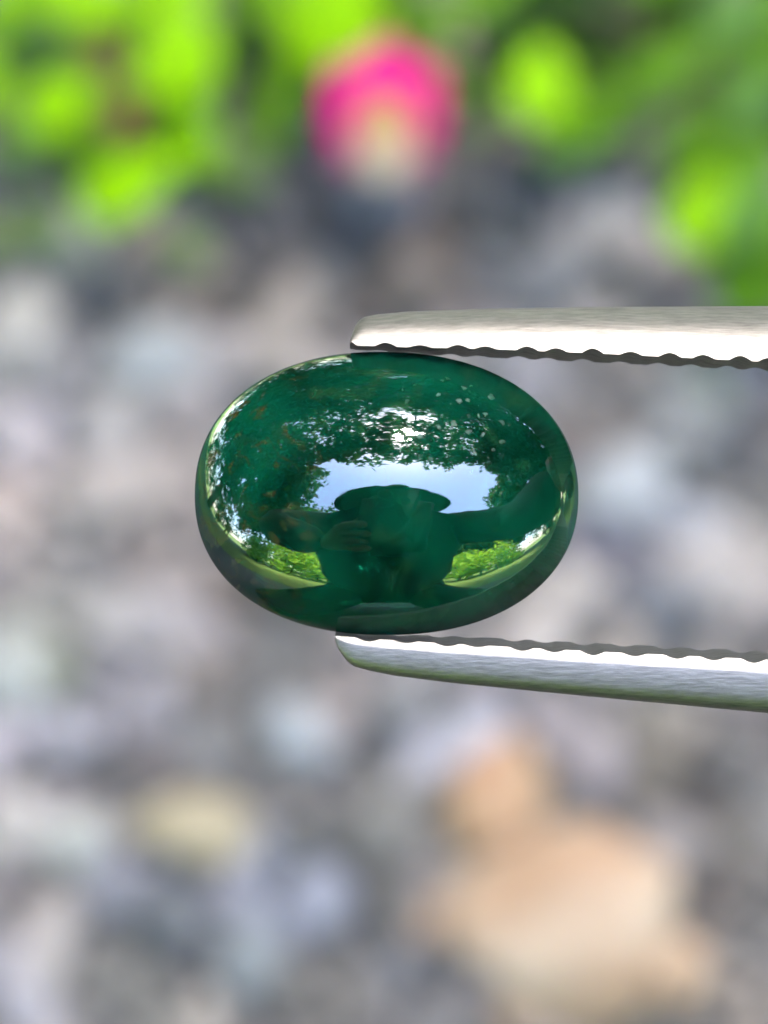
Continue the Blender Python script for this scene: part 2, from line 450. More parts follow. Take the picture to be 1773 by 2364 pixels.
# single stones one can still make out through the blur
PXMM = 1000.0 * D1 / D2                         # photo pixels per cm on the gravel
STONES = [
 # x, y, half width, half height, turn, colour, second colour, label
 (45,735,85,75,10,(206,210,206),None,'whitish stone at the left edge just under the dull green leaf'),
 (345,835,130,85,25,(172,187,198),None,'pale bluish stone left of the upper tweezer tip'),
 (640,765,80,165,-20,(170,165,160),None,'upright warm grey stone beside the upper tweezer tip, above the gem'),
 (1135,455,140,150,0,(86,90,98),None,'large dark slate stone below and right of the pink flower'),
 (895,455,95,62,0,(172,174,194),None,'pale lilac grey stone lying just below the pink flower'),
 (1420,490,88,85,0,(158,168,176),None,'round light grey stone between the dark slate stone and bright right leaf'),
 (1525,640,115,48,-8,(105,107,120),None,'flat dark grey stone just above the upper tweezer arm'),
 (1560,925,62,60,0,(162,174,182),None,'small pale blue-grey stone close below the upper tweezer arm'),
 (1440,1120,125,92,8,(190,205,220),None,'bright icy blue stone touching the right end of the gem'),
 (1565,1210,85,75,-20,(175,186,207),None,'pale blue stone at lower right of the bright icy blue stone'),
 (1525,1400,85,110,30,(122,132,148),None,'blue-grey stone lying between the tweezer arms right of the gem'),
 (40,1000,92,80,0,(205,203,216),None,'lavender white stone at the left edge level with the gem'),
 (280,1130,150,95,0,(194,189,189),None,'wide pale pinkish grey stone left of the gem'),
 (250,1425,115,68,5,(194,196,200),None,'pale grey stone below left of the gem, left of its neighbour'),
 (400,1480,120,58,5,(187,187,198),None,'lilac grey stone nearest the lower left rim of the gem'),
 (25,1565,85,100,0,(195,210,214),None,'pale mint white stone at the left edge below gem level'),
 (690,1700,88,85,0,(186,204,222),None,'round bluish white stone below the lower tweezer tip'),
 (165,1780,95,40,0,(100,107,116),None,'flat dark slate stone above the white stone at lower left'),
 (475,1915,150,100,-4,(212,206,178),None,'pale yellow wedge stone at lower left'),
 (185,1940,75,75,0,(222,236,238),None,'bright white stone left of the pale yellow wedge stone'),
 (35,1900,75,85,0,(214,216,219),None,'greyish white stone at left edge beside the bright white stone'),
 (110,2200,60,165,-10,(200,200,203),None,'long light grey stone standing in the lower left corner'),
 (405,2125,100,85,0,(120,131,145),None,'dark blue-grey stone directly below the pale yellow wedge stone'),
 (565,2235,85,105,-15,(148,166,180),None,'blue-grey stone low in the picture, right of the dark blue-grey one'),
 (885,1925,105,85,5,(140,145,145),None,'mid grey stone left of the small peach stone'),
 (1150,1860,115,175,-4,(226,198,158),(208,170,140),'upright peach stone standing above the big cream peach rock'),
 (1335,2145,285,225,-14,(240,226,207),(214,180,148),'big cream and peach rock at lower right'),
 (1030,2115,130,62,18,(210,184,160),None,'tan stone at the left end of the big peach rock'),
 (1560,2235,95,105,0,(238,212,184),None,'warm apricot stone at the right end of the big peach rock'),
 (1225,2325,90,75,0,(218,192,168),None,'tan stone under the big peach rock at the bottom edge'),
 (1385,1755,62,90,0,(186,184,197),None,'small lilac stone right of the upright peach stone'),
 (1685,1760,115,95,0,(112,113,116),None,'dark grey stone at the right edge under the lower tweezer arm'),
 (1545,1950,95,85,0,(162,162,167),None,'mid grey stone above the right side of the big peach rock'),
 (1705,1950,80,80,0,(124,124,121),None,'brownish grey stone at the right edge, level with the peach rock top'),
]
def build_stone(i, spec):
    px, py, rw, rh, rot, c1, c2, label = spec
    V, F = ico_template(100 + i, 3, 0.30)
    rx = rw / PXMM; ry = rh / PXMM / math.sin(PITCH) * 0.92
    rz = min(rx, ry) * 0.55 + 0.08
    h = rz * 0.75
    p = ground_at(px, py, h)
    W = V * (rx, ry, rz)
    rs = np.random.default_rng(i)
    a = np.array(lin(c1)); k = 1.0 if c1[0] > c1[2] + 12 else 0.8; a = list(k * a + (1 - k) * a.mean()); b = lin(c2) if c2 else [v * 0.93 for v in a]
    cols = []
    for v in V:
        t = 0.5 + 1.2 * noise.noise(Vector(v) * 1.1 + Vector((i * 3.7, 0, 0)))
        t = max(0, min(1, t))
        cols.append([(a[k] * (1 - t) + b[k] * t) * ALB[k] * (0.72 if c1[0] > c1[2] + 12 else 0.78) for k in range(3)] + [1])
    me = fast_mesh('stone', W, F)
    o = link_mesh('stone', me, M_STONE, colors=cols)
    o.location = p
    o.rotation_euler = (0, 0, R(rot))
    tag(o, label, 'stone', 'loose stones on the gravel')
for i, s in enumerate(STONES):
    build_stone(i, s)

# ------------------------------------------------------------------ small plants
def leaf_mesh(L, W, thick, curl, seed=0, point=0.5, nu=12, nv=7):
    """blade along +X from the stalk, lens-thick, cupped and arched"""
    V, F = [], []
    for side in (1, -1):
        for i in range(nu + 1):
            u = i / nu
            w = W * (math.sin(math.pi * u ** (0.75 + 0.0 * point)) ** 0.7) * (1 - 0.12 * point * u) if 0 < u < 1 else W * 0.04
            for j in range(nv + 1):
                v = -1 + 2 * j / nv
                z = -curl * L * (u - 0.45) ** 2 + 0.18 * W * v * v - 0.05 * W * (1 - abs(v)) ** 4
                z += 0.03 * L * noise.noise(Vector((u * 3 + seed, v * 2, seed * 1.7)))
                e = max(0.0, 1 - v * v) * math.sin(math.pi * min(max(u, 0.02), 0.98)) ** 0.5
                V.append((u * L, v * w, z + side * thick * 0.5 * (0.15 + 0.85 * e)))
    m = (nu + 1) * (nv + 1)
    idx = lambda s, i, j: s * m + i * (nv + 1) + j
    for i in range(nu):
        for j in range(nv):
            F.append((idx(0, i, j), idx(0, i + 1, j), idx(0, i + 1, j + 1), idx(0, i, j + 1)))
            F.append((idx(1, i, j), idx(1, i, j + 1), idx(1, i + 1, j + 1), idx(1, i + 1, j)))
    for i in range(nu):
        for j in (0, nv):
            a, b, c, d = idx(0, i, j), idx(0, i + 1, j), idx(1, i + 1, j), idx(1, i, j)
            F.append((a, d, c, b) if j == 0 else (a, b, c, d))
    for j in range(nv):
        for i in (0, nu):
            a, b, c, d = idx(0, i, j), idx(0, i, j + 1), idx(1, i, j + 1), idx(1, i, j)
            F.append((a, b, c, d) if i == 0 else (a, d, c, b))
    return V, F

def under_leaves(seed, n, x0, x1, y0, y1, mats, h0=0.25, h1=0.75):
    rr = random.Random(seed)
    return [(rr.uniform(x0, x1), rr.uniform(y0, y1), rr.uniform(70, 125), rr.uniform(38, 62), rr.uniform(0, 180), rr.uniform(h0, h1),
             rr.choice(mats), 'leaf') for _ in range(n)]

def build_plant(name, label, root_px, leaves, cat='plant', extra=()):
    base = ground_at(root_px[0], root_px[1], 0)
    root = empty(name, base)
    tag(root, label, cat)
    for k, (px, py, half_l, half_w, ang, h, mat, nm) in enumerate(leaves):
        c = ground_at(px, py, h) - base
        L = 2 * half_l / PXMM * (D2 - h) / D2; W = half_w / PXMM * (D2 - h) / D2
        V, F = leaf_mesh(L, W, 0.05, 0.25, seed=k * 1.37 + px * 0.01)
        # the blade lies roughly square to the light, leaning a little at random
        ax = (RIGHT * math.cos(R(ang)) + UPV * math.sin(R(ang)))
        nrm = (BACK + Vector((random.uniform(-.25, .25), random.uniform(-.2, .2), random.uniform(0, .3)))).normalized()
        ay = nrm.cross(ax).normalized(); ax = ay.cross(nrm).normalized()
        M = Matrix((ax, ay, nrm)).transposed().to_4x4()
        M.translation = c - ax * L * 0.5
        o = mesh_obj(nm, V, F, mat, root)
        o.matrix_local = M
        s0 = c - ax * L * 0.5
        mid = Vector((s0.x * 0.55, s0.y * 0.55, s0.z * 0.75 + 0.15))
        pts = [Vector((0, 0, -0.1)).lerp(s0, 0.0)]
        for t in (0.2, 0.4, 0.6, 0.8, 1.0):
            q0 = Vector((0, 0, 0)).lerp(mid, t); q1 = mid.lerp(s0, t)
            pts.append(q0.lerp(q1, t))
        Vt, Ft = tube(pts, [0.045 - 0.022 * i / (len(pts) - 1) for i in range(len(pts))], 6)
        mesh_obj('stem', Vt, Ft, M_STEM, root)
    return root

build_plant('leafy_plant', 'low plant with rounded lime green leaves at upper left', (340, 330), [
 (415,120,125,105,80,1.6,M_LIME,'leaf'), (140,235,105,72,35,1.3,M_LIME,'leaf'), (300,425,140,75,28,1.3,M_LIME,'leaf'),
 (440,300,95,62,95,1.0,M_LIME,'leaf'), (230,5,120,60,15,1.5,M_LIME,'leaf'), (15,15,70,60,50,1.2,M_LIME,'leaf'),
 (95,90,110,60,40,0.7,M_COOL,'leaf'), (60,330,70,45,10,0.7,M_COOL,'leaf'), (250,345,90,50,40,0.7,M_GREEN,'leaf'),
 (235,115,62,42,100,1.15,M_BROWN,'withered_leaf'), (295,262,66,45,60,1.05,M_BROWN,'withered_leaf'),
 (330,200,70,50,70,0.8,M_LIME,'leaf'), (420,-60,110,80,60,1.6,M_LIME,'leaf'), (90,-80,110,80,120,1.6,M_LIME,'leaf'),
 (-90,180,110,70,160,1.3,M_LIME,'leaf'),
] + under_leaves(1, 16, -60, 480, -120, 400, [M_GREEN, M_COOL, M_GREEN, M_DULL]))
build_plant('seedling', 'dull green seedling leaf lying low at far upper left', (120, 470), [
 (85,520,80,55,20,0.5,M_DULL,'leaf'), (-60,560,80,55,190,0.5,M_DULL,'leaf')])
build_plant('seedling', 'dull green seedling leaves left of the flower', (600, 330), [
 (560,385,78,70,-40,0.55,M_DULL,'leaf'), (640,250,105,45,85,0.7,M_GREEN,'leaf'), (600,70,100,55,95,0.6,M_DULL,'leaf'), (578,200,95,45,95,0.3,M_DARKLEAF,'leaf'),
 (535,70,90,48,100,0.45,M_GREEN,'leaf'), (560,-30,90,50,70,0.5,M_GREEN,'leaf')])
build_plant('seedling', 'yellowish seedling leaf under the lime leaves', (470, 600), [
 (430,565,62,52,120,0.35,M_DULL,'leaf')])
build_plant('leafy_plant', 'lime green plant rising behind the pink flower at the top', (720, 150), [
 (785,25,150,70,75,1.7,M_LIME,'leaf'), (690,60,120,52,110,1.4,M_LIME,'leaf'), (690,150,90,45,70,1.0,M_LIME,'leaf'),
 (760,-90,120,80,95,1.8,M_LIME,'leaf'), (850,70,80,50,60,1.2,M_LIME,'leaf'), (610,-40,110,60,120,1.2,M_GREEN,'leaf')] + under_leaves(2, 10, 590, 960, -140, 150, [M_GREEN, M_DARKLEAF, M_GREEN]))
build_plant('leafy_plant', 'darker green bushy plant with overlapping leaves at upper right', (1380, 170), [
 (1005,40,90,55,40,1.2,M_GREEN,'leaf'), (1245,190,110,80,80,1.6,M_LIME,'leaf'), (1190,60,130,70,20,0.9,M_DARKLEAF,'leaf'),
 (1545,150,150,58,33,1.5,M_GREEN,'leaf'), (1365,280,130,65,15,1.1,M_GREEN,'leaf'), (1700,25,105,60,40,1.5,M_COOL,'leaf'),
 (1715,130,85,52,60,1.1,M_GREEN,'leaf'), (1745,225,85,60,50,1.4,M_COOL,'leaf'), (1640,310,150,55,25,1.0,M_GREEN,'leaf'),
 (1120,-20,110,60,30,1.2,M_GREEN,'leaf'), (1330,-40,130,70,10,1.2,M_DARKLEAF,'leaf'), (1540,20,120,60,170,0.8,M_DARKLEAF,'leaf'),
 (1440,140,100,50,30,0.5,M_DARKLEAF,'leaf'), (1130,150,90,50,100,0.6,M_DARKLEAF,'leaf'), (1300,350,80,45,10,0.5,M_COOL,'leaf'),
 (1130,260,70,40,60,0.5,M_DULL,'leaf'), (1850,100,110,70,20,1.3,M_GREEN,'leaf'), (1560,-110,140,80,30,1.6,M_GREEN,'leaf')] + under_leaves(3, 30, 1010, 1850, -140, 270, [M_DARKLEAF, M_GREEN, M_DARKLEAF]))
build_plant('leafy_plant', 'bright green plant with broad leaves at the right edge', (1720, 520), [
 (1625,490,105,88,70,1.5,M_LIME,'leaf'), (1735,480,120,52,55,1.7,M_COOL,'leaf'), (1740,370,110,60,20,1.2,M_GREEN,'leaf'),
 (1715,640,110,75,85,1.0,M_GREEN,'leaf'), (1850,520,110,70,10,1.4,M_GREEN,'leaf'), (1640,400,80,40,30,0.6,M_DARKLEAF,'leaf'),
 (1830,660,100,60,-40,1.0,M_GREEN,'leaf')] + under_leaves(4, 8, 1660, 1850, 300, 660, [M_GREEN, M_DARKLEAF]))

def build_flower():
    h = 1.2
    base = ground_at(880, 330, 0)
    root = empty('pink_flower', base)
    tag(root, 'single pink flower with tan centre and paler lower petals', 'flower')
    c = ground_at(888, 315, h) - base
    rnd = random.Random(3)
    spec = [(88, 232, 98, M_PINK, .0), (55, 208, 78, M_PINK, -.02), (124, 208, 82, M_PINK, -.02), (20, 150, 60, M_PINK, -.04),
            (160, 155, 62, M_PINK, -.04), (-18, 135, 50, M_ROSE, -.05), (200, 138, 52, M_ROSE, -.05),
            (-55, 120, 56, M_LILAC, -.06), (235, 120, 56, M_LILAC, -.06), (-90, 115, 65, M_LILAC, -.08)]
    for k, (ang, ln, hw, mat, dz) in enumerate(spec):
        L = ln / PXMM; W = hw / PXMM
        V, F = leaf_mesh(L, W, 0.03, 0.35, seed=k * 2.1 + 50, point=-0.6)
        ax = RIGHT * math.cos(R(ang)) + UPV * math.sin(R(ang))
        nrm = (BACK + ax * -0.25 + Vector((rnd.uniform(-.1, .1), 0, 0.1))).normalized()
        ay = nrm.cross(ax).normalized(); ax = ay.cross(nrm).normalized()
        M = Matrix((ax, ay, nrm)).transposed().to_4x4(); M.translation = c + BACK * dz
        mesh_obj('petal', V, F, mat, root).matrix_local = M
    # domed centre and a tuft of cream stamens on its lower side
    def dome(r, hh, at, mat, nm):
        bm = bmesh.new(); bmesh.ops.create_icosphere(bm, subdivisions=3, radius=1)
        for v in bm.verts:
            v.co *= 1 + 0.18 * noise.noise(v.co * 5)
        me = bpy.data.meshes.new(nm); bm.to_mesh(me); bm.free()
        o = link_mesh(nm, me, mat, root)
        M = Matrix((RIGHT * r, UPV * r, BACK * hh)).transposed().to_4x4(); M.translation = at
        o.matrix_local = M
    dome(74 / PXMM, 0.12, c + BACK * 0.10 + UPV * (22 / PXMM), M_YELLOW, 'flower_centre')
    dome(62 / PXMM, 0.10, c + BACK * 0.16 - UPV * (50 / PXMM), M_CREAM, 'stamen_tuft')
    Vt, Ft = tube([(0, 0, -.1), c * 0.35 + Vector((0.1, 0, .2)), c * 0.7 + Vector((.05, 0, .1)), c], [.06, .05, .045, .04], 8)
    mesh_obj('stem', Vt, Ft, M_STEM, root)
build_flower()

# ------------------------------------------------------------------ the gemstone (rig frame: x right, y up the picture, z to the phone)
def build_gem():
    cx, cy = (891 - 886.5) / 1000, (1182 - 1140) / 1000
    a, b, dome, under = 0.4425, 0.3265, 0.190, 0.09
    Q = R(62)                                     # the dome is a cap of a taller ellipsoid, so it meets the girdle at an edge
    nr, na = 72, 200
    V, F = [], []
    def ring(r, z):
        for k in range(na):
            t = 2 * math.pi * k / na
            e = 1 + 0.004 * math.cos(3 * t + 0.6)
            ct, st = math.cos(t), math.sin(t)
            e /= (abs(ct) ** 2.2 + abs(st) ** 2.2) ** (1 / 2.2)
            V.append((a * r * e * ct, b * r * e * st, z))
    rows = 0
    V.append((0, 0, dome))
    for i in range(1, nr + 1):
        q = (i / nr) * Q
        r = math.sin(q) / math.sin(Q); z = dome * (math.cos(q) - math.cos(Q)) / (1 - math.cos(Q))
        ring(r, z); rows += 1
    for (r, z) in ((1.0015, -0.004), (1.0005, -0.012), (0.993, -0.022), (0.975, -0.036), (0.94, -0.05), (0.88, -0.062), (0.75, -0.075), (0.5, -0.086), (0.25, -0.09)):
        ring(r, z); rows += 1
    V.append((0, 0, -under)); last = len(V) - 1
    for k in range(na):
        F.append((0, 1 + k, 1 + (k + 1) % na))
    for i in range(rows - 1):
        for k in range(na):
            k2 = (k + 1) % na
            F.append((1 + i * na + k, 1 + (i + 1) * na + k, 1 + (i + 1) * na + k2, 1 + i * na + k2))
    for k in range(na):
        F.append((last, 1 + (rows - 1) * na + (k + 1) % na, 1 + (rows - 1) * na + k))
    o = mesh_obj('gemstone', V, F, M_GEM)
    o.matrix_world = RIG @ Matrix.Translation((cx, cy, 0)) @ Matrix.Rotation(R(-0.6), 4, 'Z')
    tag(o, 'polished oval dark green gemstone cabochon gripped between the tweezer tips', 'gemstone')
build_gem()

# ------------------------------------------------------------------ tweezers
def interp(tab, x):
    return float(np.interp(x, [t[0] for t in tab], [t[1] for t in tab]))

def build_tweezers():
    root = empty('tweezers')
    root.matrix_world = RIG
    tag(root, 'steel gem tweezers with fine serrated tips gripping the gem from the right', 'tweezers')
    up_in = [(808,797),(821,799),(960,804),(1126,808),(1370,818),(1773,838),(2600,868),(5000,720),(8500,760),(10500,1130)]
    up_out = [(808,792),(814,768),(820,752),(828,740),(840,731),(870,725),(943,718),(1126,712),(1370,708),(1773,705),(2600,700),(5000,540),(8500,600),(10500,1000)]
    lo_in = [(774,1467),(880,1475),(1037,1484),(1355,1501),(1773,1521),(2600,1545),(5000,1690),(8500,1640),(10500,1200)]
    lo_out = [(774,1476),(780,1496),(788,1508),(797,1521),(806,1530),(818,1538),(850,1547),(910,1559),(1037,1575),(1355,1606),(1773,1645),(2600,1710),(5000,1870),(8500,1800),(10500,1330)]
    xs_u = np.unique(np.concatenate([[808,811,814,817,821,825,829,834,840], np.arange(846, 2605, 5.0), np.arange(2620, 10520, 110.0), [10500]]))
    xs_l = np.unique(np.concatenate([[774,777,780,784,788,792,797,801,806,812,818], np.arange(823, 2605, 5.0), np.arange(2620, 10520, 110.0), [10500]]))
    rs = np.random.default_rng(5)
    jit = {}
    def teeth(x, pitch, x0, salt):
        """grooves across the gripping face: 0 on a ridge, 1 in a groove"""
        if x > 2600: return 0.0
        u = (x - x0) / pitch; k = math.floor(u)
        if (salt, k) not in jit: jit[(salt, k)] = (rs.uniform(0.65, 1.3), rs.uniform(-.12, .12))
        am, sh = jit[(salt, k)]
        f = u - k + sh
        f = (f - 0.2) / 0.62
        return am * (1 - abs(2 * min(1, max(0, f)) - 1) ** 1.7)

    def arm(name, xs, tin, tout, sgn, pitch, x0, front):
        """sgn +1: the gripping face looks down the picture (upper arm)"""
        V, F = [], []
        nprof = None
        for x in xs:
            yi = (1182 - interp(tin, x)) / 1000; yo = (1182 - interp(tout, x)) / 1000
            g = teeth(x, pitch, x0, 0) * (0.0090 if sgn > 0 else 0.0075)
            gb = teeth(x + 14, pitch, x0, 0) * 0.0055
            th = abs(yo - yi)
            tw = min(1.0, max(0.0, (x - xs[0]) / 620.0)); tw = 0.30 + 0.70 * math.sin(tw * math.pi / 2)
            zf, zb = 0.02 + 0.065 * tw, -0.03 - 0.17 * tw
            prof = []
            # front, from the gripping edge outwards: the depth follows the tilt of the face
            X = (x - 886.5) / 1000
            ye = yi + sgn * g
            depth = [0.0]
            for k in range(1, len(front)):
                ang = 0.5 * (front[k][1] + front[k - 1][1])
                depth.append(depth[-1] - (front[k][0] - front[k - 1][0]) * th * math.tan(R(ang)))
            ts = [f[0] for f in front]
            for k, t in enumerate(ts):
                t2 = max(t, min(0.9, g / th)) if t < 0.1 else t
                if k == 1: t2 = max(t, min(0.9, g / th) + 0.03)
                z = zf + float(np.interp(t2, ts, depth))
                prof.append((yi + sgn * th * t2, z))
            zedge = prof[0][1]
            yback = prof[-1][0]
            prof.append((yback - sgn * th * 0.02, max(z - 0.05, zb + 0.02)))
            prof.append((yback - sgn * th * 0.12, zb + 0.01))
            tip = 0.5 + 0.5 * min(1.0, max(0.0, (x - xs[0]) / 260.0))
            yb = yi - sgn * 0.0135 * tip + sgn * gb * tip
            prof.append((yb + sgn * min(0.02, th * .3), zb))
            prof.append((yb, zb + 0.012))
            prof.append(((yb + ye) / 2 - sgn * 0.003, (zb + zf) / 2))
            prof.append((ye - sgn * 0.0004, zedge - 0.005))
            nprof = len(prof)
            for (y, zz) in prof:
                V.append((X, y, zz))
        for i in range(len(xs) - 1):
            for k in range(nprof):
                k2 = (k + 1) % nprof
                q = (i * nprof + k, (i + 1) * nprof + k, (i + 1) * nprof + k2, i * nprof + k2)
                F.append(q if sgn < 0 else q[::-1])
        e0 = tuple(range(nprof)); e1 = tuple((len(xs) - 1) * nprof + k for k in range(nprof))
        F.append(e0 if sgn > 0 else e0[::-1]); F.append(e1[::-1] if sgn > 0 else e1)
        me = bpy.data.meshes.new(name); me.from_pydata(V, [], F)
        bm = bmesh.new(); bm.from_mesh(me); bmesh.ops.recalc_face_normals(bm, faces=bm.faces)
        for e in bm.edges:
            if len(e.link_faces) == 2 and e.calc_face_angle(0) > R(50): e.smooth = False
        bm.to_mesh(me); bm.free()
        o = link_mesh(name, me, M_STEEL, root)
        me.materials.append(M_GRIP)                      # darker metal paints in the shade on the gripping face
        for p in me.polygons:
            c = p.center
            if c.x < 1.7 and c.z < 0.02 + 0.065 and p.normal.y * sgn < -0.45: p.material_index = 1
        return o
    # (share of the height from the gripping edge, tilt of the face outwards in degrees)
    front_u = [(0, 17), (0.18, 20), (0.34, 26), (0.48, 33), (0.6, 40), (0.74, 48), (0.84, 58), (0.92, 66), (0.97, 74), (1, 80)]
    front_l = [(0, -22), (0.21, -20), (0.24, -8), (0.27, 5), (0.45, 6), (0.66, 10), (0.78, 20), (0.86, 38), (0.93, 56), (0.97, 68), (1, 78)]
    arm('upper_arm', xs_u, up_in, up_out, +1, 81.0, 845, front_u)
    arm('lower_arm', xs_l, lo_in, lo_out, -1, 88.0, 800, front_l)
build_tweezers()

# ------------------------------------------------------------------ what the polished stone mirrors: trees, hedge, the photographer
def leaf_cloud(name, ells, n, size, mat, parent, seed, keep=None):
    rs = np.random.default_rng(seed)
    P = []
    vol = np.array([(e[3] * e[4] * e[5]) ** (2 / 3) * (e[6] if len(e) > 6 else 1) for e in ells]); vol = vol / vol.sum()
    for e, share in zip(ells, vol):
        m = int(n * share)
        nc = max(6, m // 26)                     # leaves hang in sprays
        d = rs.normal(size=(nc, 3)); d /= np.linalg.norm(d, axis=1)[:, None]
        c = d * rs.random(nc)[:, None] ** 0.45 * np.array(e[3:6]) + np.array(e[:3])
        P.append(c[rs.integers(0, nc, m)] + rs.normal(0, size * 1.5, (m, 3)) * (1, 1, 0.6))
    P = np.concatenate(P)
    if keep is not None:
        P = P[keep(P)]
    n = len(P)
    A = rs.normal(size=(n, 3)); A /= np.linalg.norm(A, axis=1)[:, None]
    U = rs.normal(size=(n, 3)) * (1, 1, 0.5) + (0, 0, 0.6)
    B = np.cross(U, A); B /= np.linalg.norm(B, axis=1)[:, None]
    C = np.cross(A, B)
    s = (size * rs.uniform(0.6, 1.3, n))[:, None]
    v0 = P - A * s; v1 = P + B * s * 0.42 + C * s * 0.12; v2 = P + A * s; v3 = P - B * s * 0.42 + C * s * 0.12
    V = np.stack([v0, v1, v2, v3], 1).reshape(-1, 3)
    k = np.arange(n)[:, None] * 4
    F = np.concatenate([k + np.array([[0, 1, 2]]), k + np.array([[0, 2, 3]])], 0)
    o = link_mesh(name, fast_mesh(name, V, F), mat, parent, smooth=False)
    return o

def build_tree(name, label, base, h, r, ells, n, size, mat, seed, keep=None):
    root = empty(name, base)
    tag(root, label, 'tree')
    rs = random.Random(seed)
    pts = [(rs.uniform(-4, 4) * i, rs.uniform(-4, 4) * i, h * i / 6) for i in range(7)]
    V, F = tube(pts, [r * (1.25 - 0.12 * i) for i in range(7)], 12)
    tr = mesh_obj('trunk', V, F, M_BARK, root)
    for k, e in enumerate(ells):
        t = Vector(pts[4 + k % 3])
        q = Vector(e[:3])
        V, F = tube([t, t.lerp(q, .35) + Vector((0, 0, 14)), t.lerp(q, .7) + Vector((0, 0, 10)), q], [r * .45, r * .36, r * .24, r * .1], 8)
        mesh_obj('limb', V, F, M_BARK, root)
    leaf_cloud('crown', ells, n, size, mat, root, seed, keep)
    return root

def opening(base):
    """the clear patch of sky overhead and behind, edged raggedly by the crowns"""
    def keep(P):
        W = P + np.array(base)
        f = 270.0 / np.maximum(W[:, 2] - 31, 5)
        x, y = W[:, 0] * f, W[:, 1] * f
        wob = 22 * np.sin(x * 0.045) + 14 * np.sin(x * 0.13 + 1) + 9 * np.sin(x * .31)
        wy = 18 * np.sin(y * 0.05) + 10 * np.sin(y * .17)
        inside = (y < -40 + wob * 0.6) & (x > -105 + 0.42 * (y + 35) + wy) & (x < 275 + wy)
        return ~inside
    return keep
bx, by = 90, 470
build_tree('shade_tree', 'tall shade tree ahead whose crown reaches over the gem', (bx, by, 0), 330, 16,
   [(-bx - 330, 140 - by, 380, 190, 190, 85), (-bx - 130, 100 - by, 400, 190, 170, 75), (-bx + 60, 90 - by, 390, 190, 165, 75),
    (-bx + 250, 130 - by, 390, 190, 180, 85), (-bx + 400, 120 - by, 350, 170, 190, 100),
    (-bx - 160, 370 - by, 360, 260, 190, 140, 2.6), (-bx + 190, 370 - by, 350, 240, 190, 140, 2.6),
    (-bx - 250, 540 - by, 240, 240, 120, 140, 2.0), (-bx + 300, 540 - by, 240, 240, 120, 140, 2.0),
    (-bx - 110, 0 - by, 385, 140, 46, 42, 1.6), (-bx + 130, 0 - by, 385, 150, 46, 42, 1.6)], 38600, 13, M_CANOPY, 11, opening((bx, by, 0)))
build_tree('shade_tree', 'shade tree on the left with a dense dark crown', (-420, -10, 0), 260, 13,
   [(130, -60, 330, 140, 190, 120), (40, -200, 300, 170, 170, 150), (40, 180, 260, 170, 180, 160), (60, 20, 190, 90, 150, 90), (60, 340, 220, 170, 150, 160)],
   23000, 13, M_CANOPY, 12, opening((-420, -10, 0)))
build_tree('shade_tree', 'shade tree on the right with a dense dark crown', (480, -30, 0), 260, 13,
   [(-100, 20, 330, 125, 190, 120), (-20, -180, 260, 150, 150, 150), (-60, 200, 280, 160, 170, 150), (-40, 60, 170, 90, 150, 90)],
   18000, 13, M_CANOPY, 13, opening((480, -30, 0)))
build_tree('shade_tree', 'broad dense tree standing behind the tall shade tree', (-60, 760, 0), 200, 14,
   [(-330, 0, 250, 230, 110, 190), (0, -20, 290, 230, 110, 190), (330, 0, 250, 230, 110, 190)], 14000, 16, M_CANOPY, 15)
build_tree('shade_tree', 'dark tree behind the photographer on the right', (330, -500, 0), 200, 12,
   [(-120, 10, 220, 130, 90, 100), (60, 10, 240, 150, 100, 130), (200, 120, 220, 120, 120, 130)], 11000, 13, M_CANOPY, 16)
build_tree('shade_tree', 'dark tree behind the photographer on the left', (-270, -380, 0), 240, 12,
   [(70, 20, 330, 105, 90, 120), (-50, 40, 300, 140, 110, 150), (-180, 140, 260, 120, 120, 150)], 13000, 13, M_CANOPY, 17)
build_tree('garden_tree', 'sunlit garden tree behind the photographer', (-190, -520, 0), 170, 11,
   [(-120, 20, 200, 150, 100, 120), (90, 0, 190, 150, 100, 110), (330, 20, 150, 150, 100, 90)], 9000, 10, M_HEDGE, 14)

def build_hedge(label, x0, x1, y, h, seed, turn=0, mat=None):
    root = empty('hedge', ((x0 + x1) / 2, y, 0))
    root.rotation_euler.z = turn
    tag(root, label, 'hedge', 'garden hedges around the gravel')
    w = (x1 - x0) / 2
    leaf_cloud('foliage', [(-w * .5, 0, h * .5, w * .62, 35, h * .55), (w * .5, 0, h * .5, w * .62, 35, h * .55)], int(22 * w), 8, mat or M_HEDGE, root, seed)
    for k in range(5):
        x = -w + 2 * w * (k + .5) / 5
        V, F = tube([(x, 0, 0), (x + 4, 2, h * .4), (x - 3, -2, h * .75)], [3, 2.2, 1], 7)
        mesh_obj('stem', V, F, M_BARK, root)
build_hedge('low lime hedge behind the photographer on the left', -340, -60, -235, 120, 31)
build_hedge('low lime hedge behind the photographer on the right', 75, 310, -250, 105, 32)

build_hedge('tall dark hedge added along the left side to hide low sky', -860, -260, 20, 170, 33, R(90), M_CANOPY)  # side hedges added to keep bright low sky out of the reflections
build_hedge('tall dark hedge added along the right side to hide low sky', 270, 870, 20, 170, 34, R(90), M_CANOPY)
build_hedge('tall dark hedge added across the front behind the trees to hide low sky', -800, 800, 880, 150, 36, 0, M_CANOPY)  # added to block the low sky ahead from gem and steel
build_hedge('far clipped hedge across the back', -500, 500, -640, 150, 35)

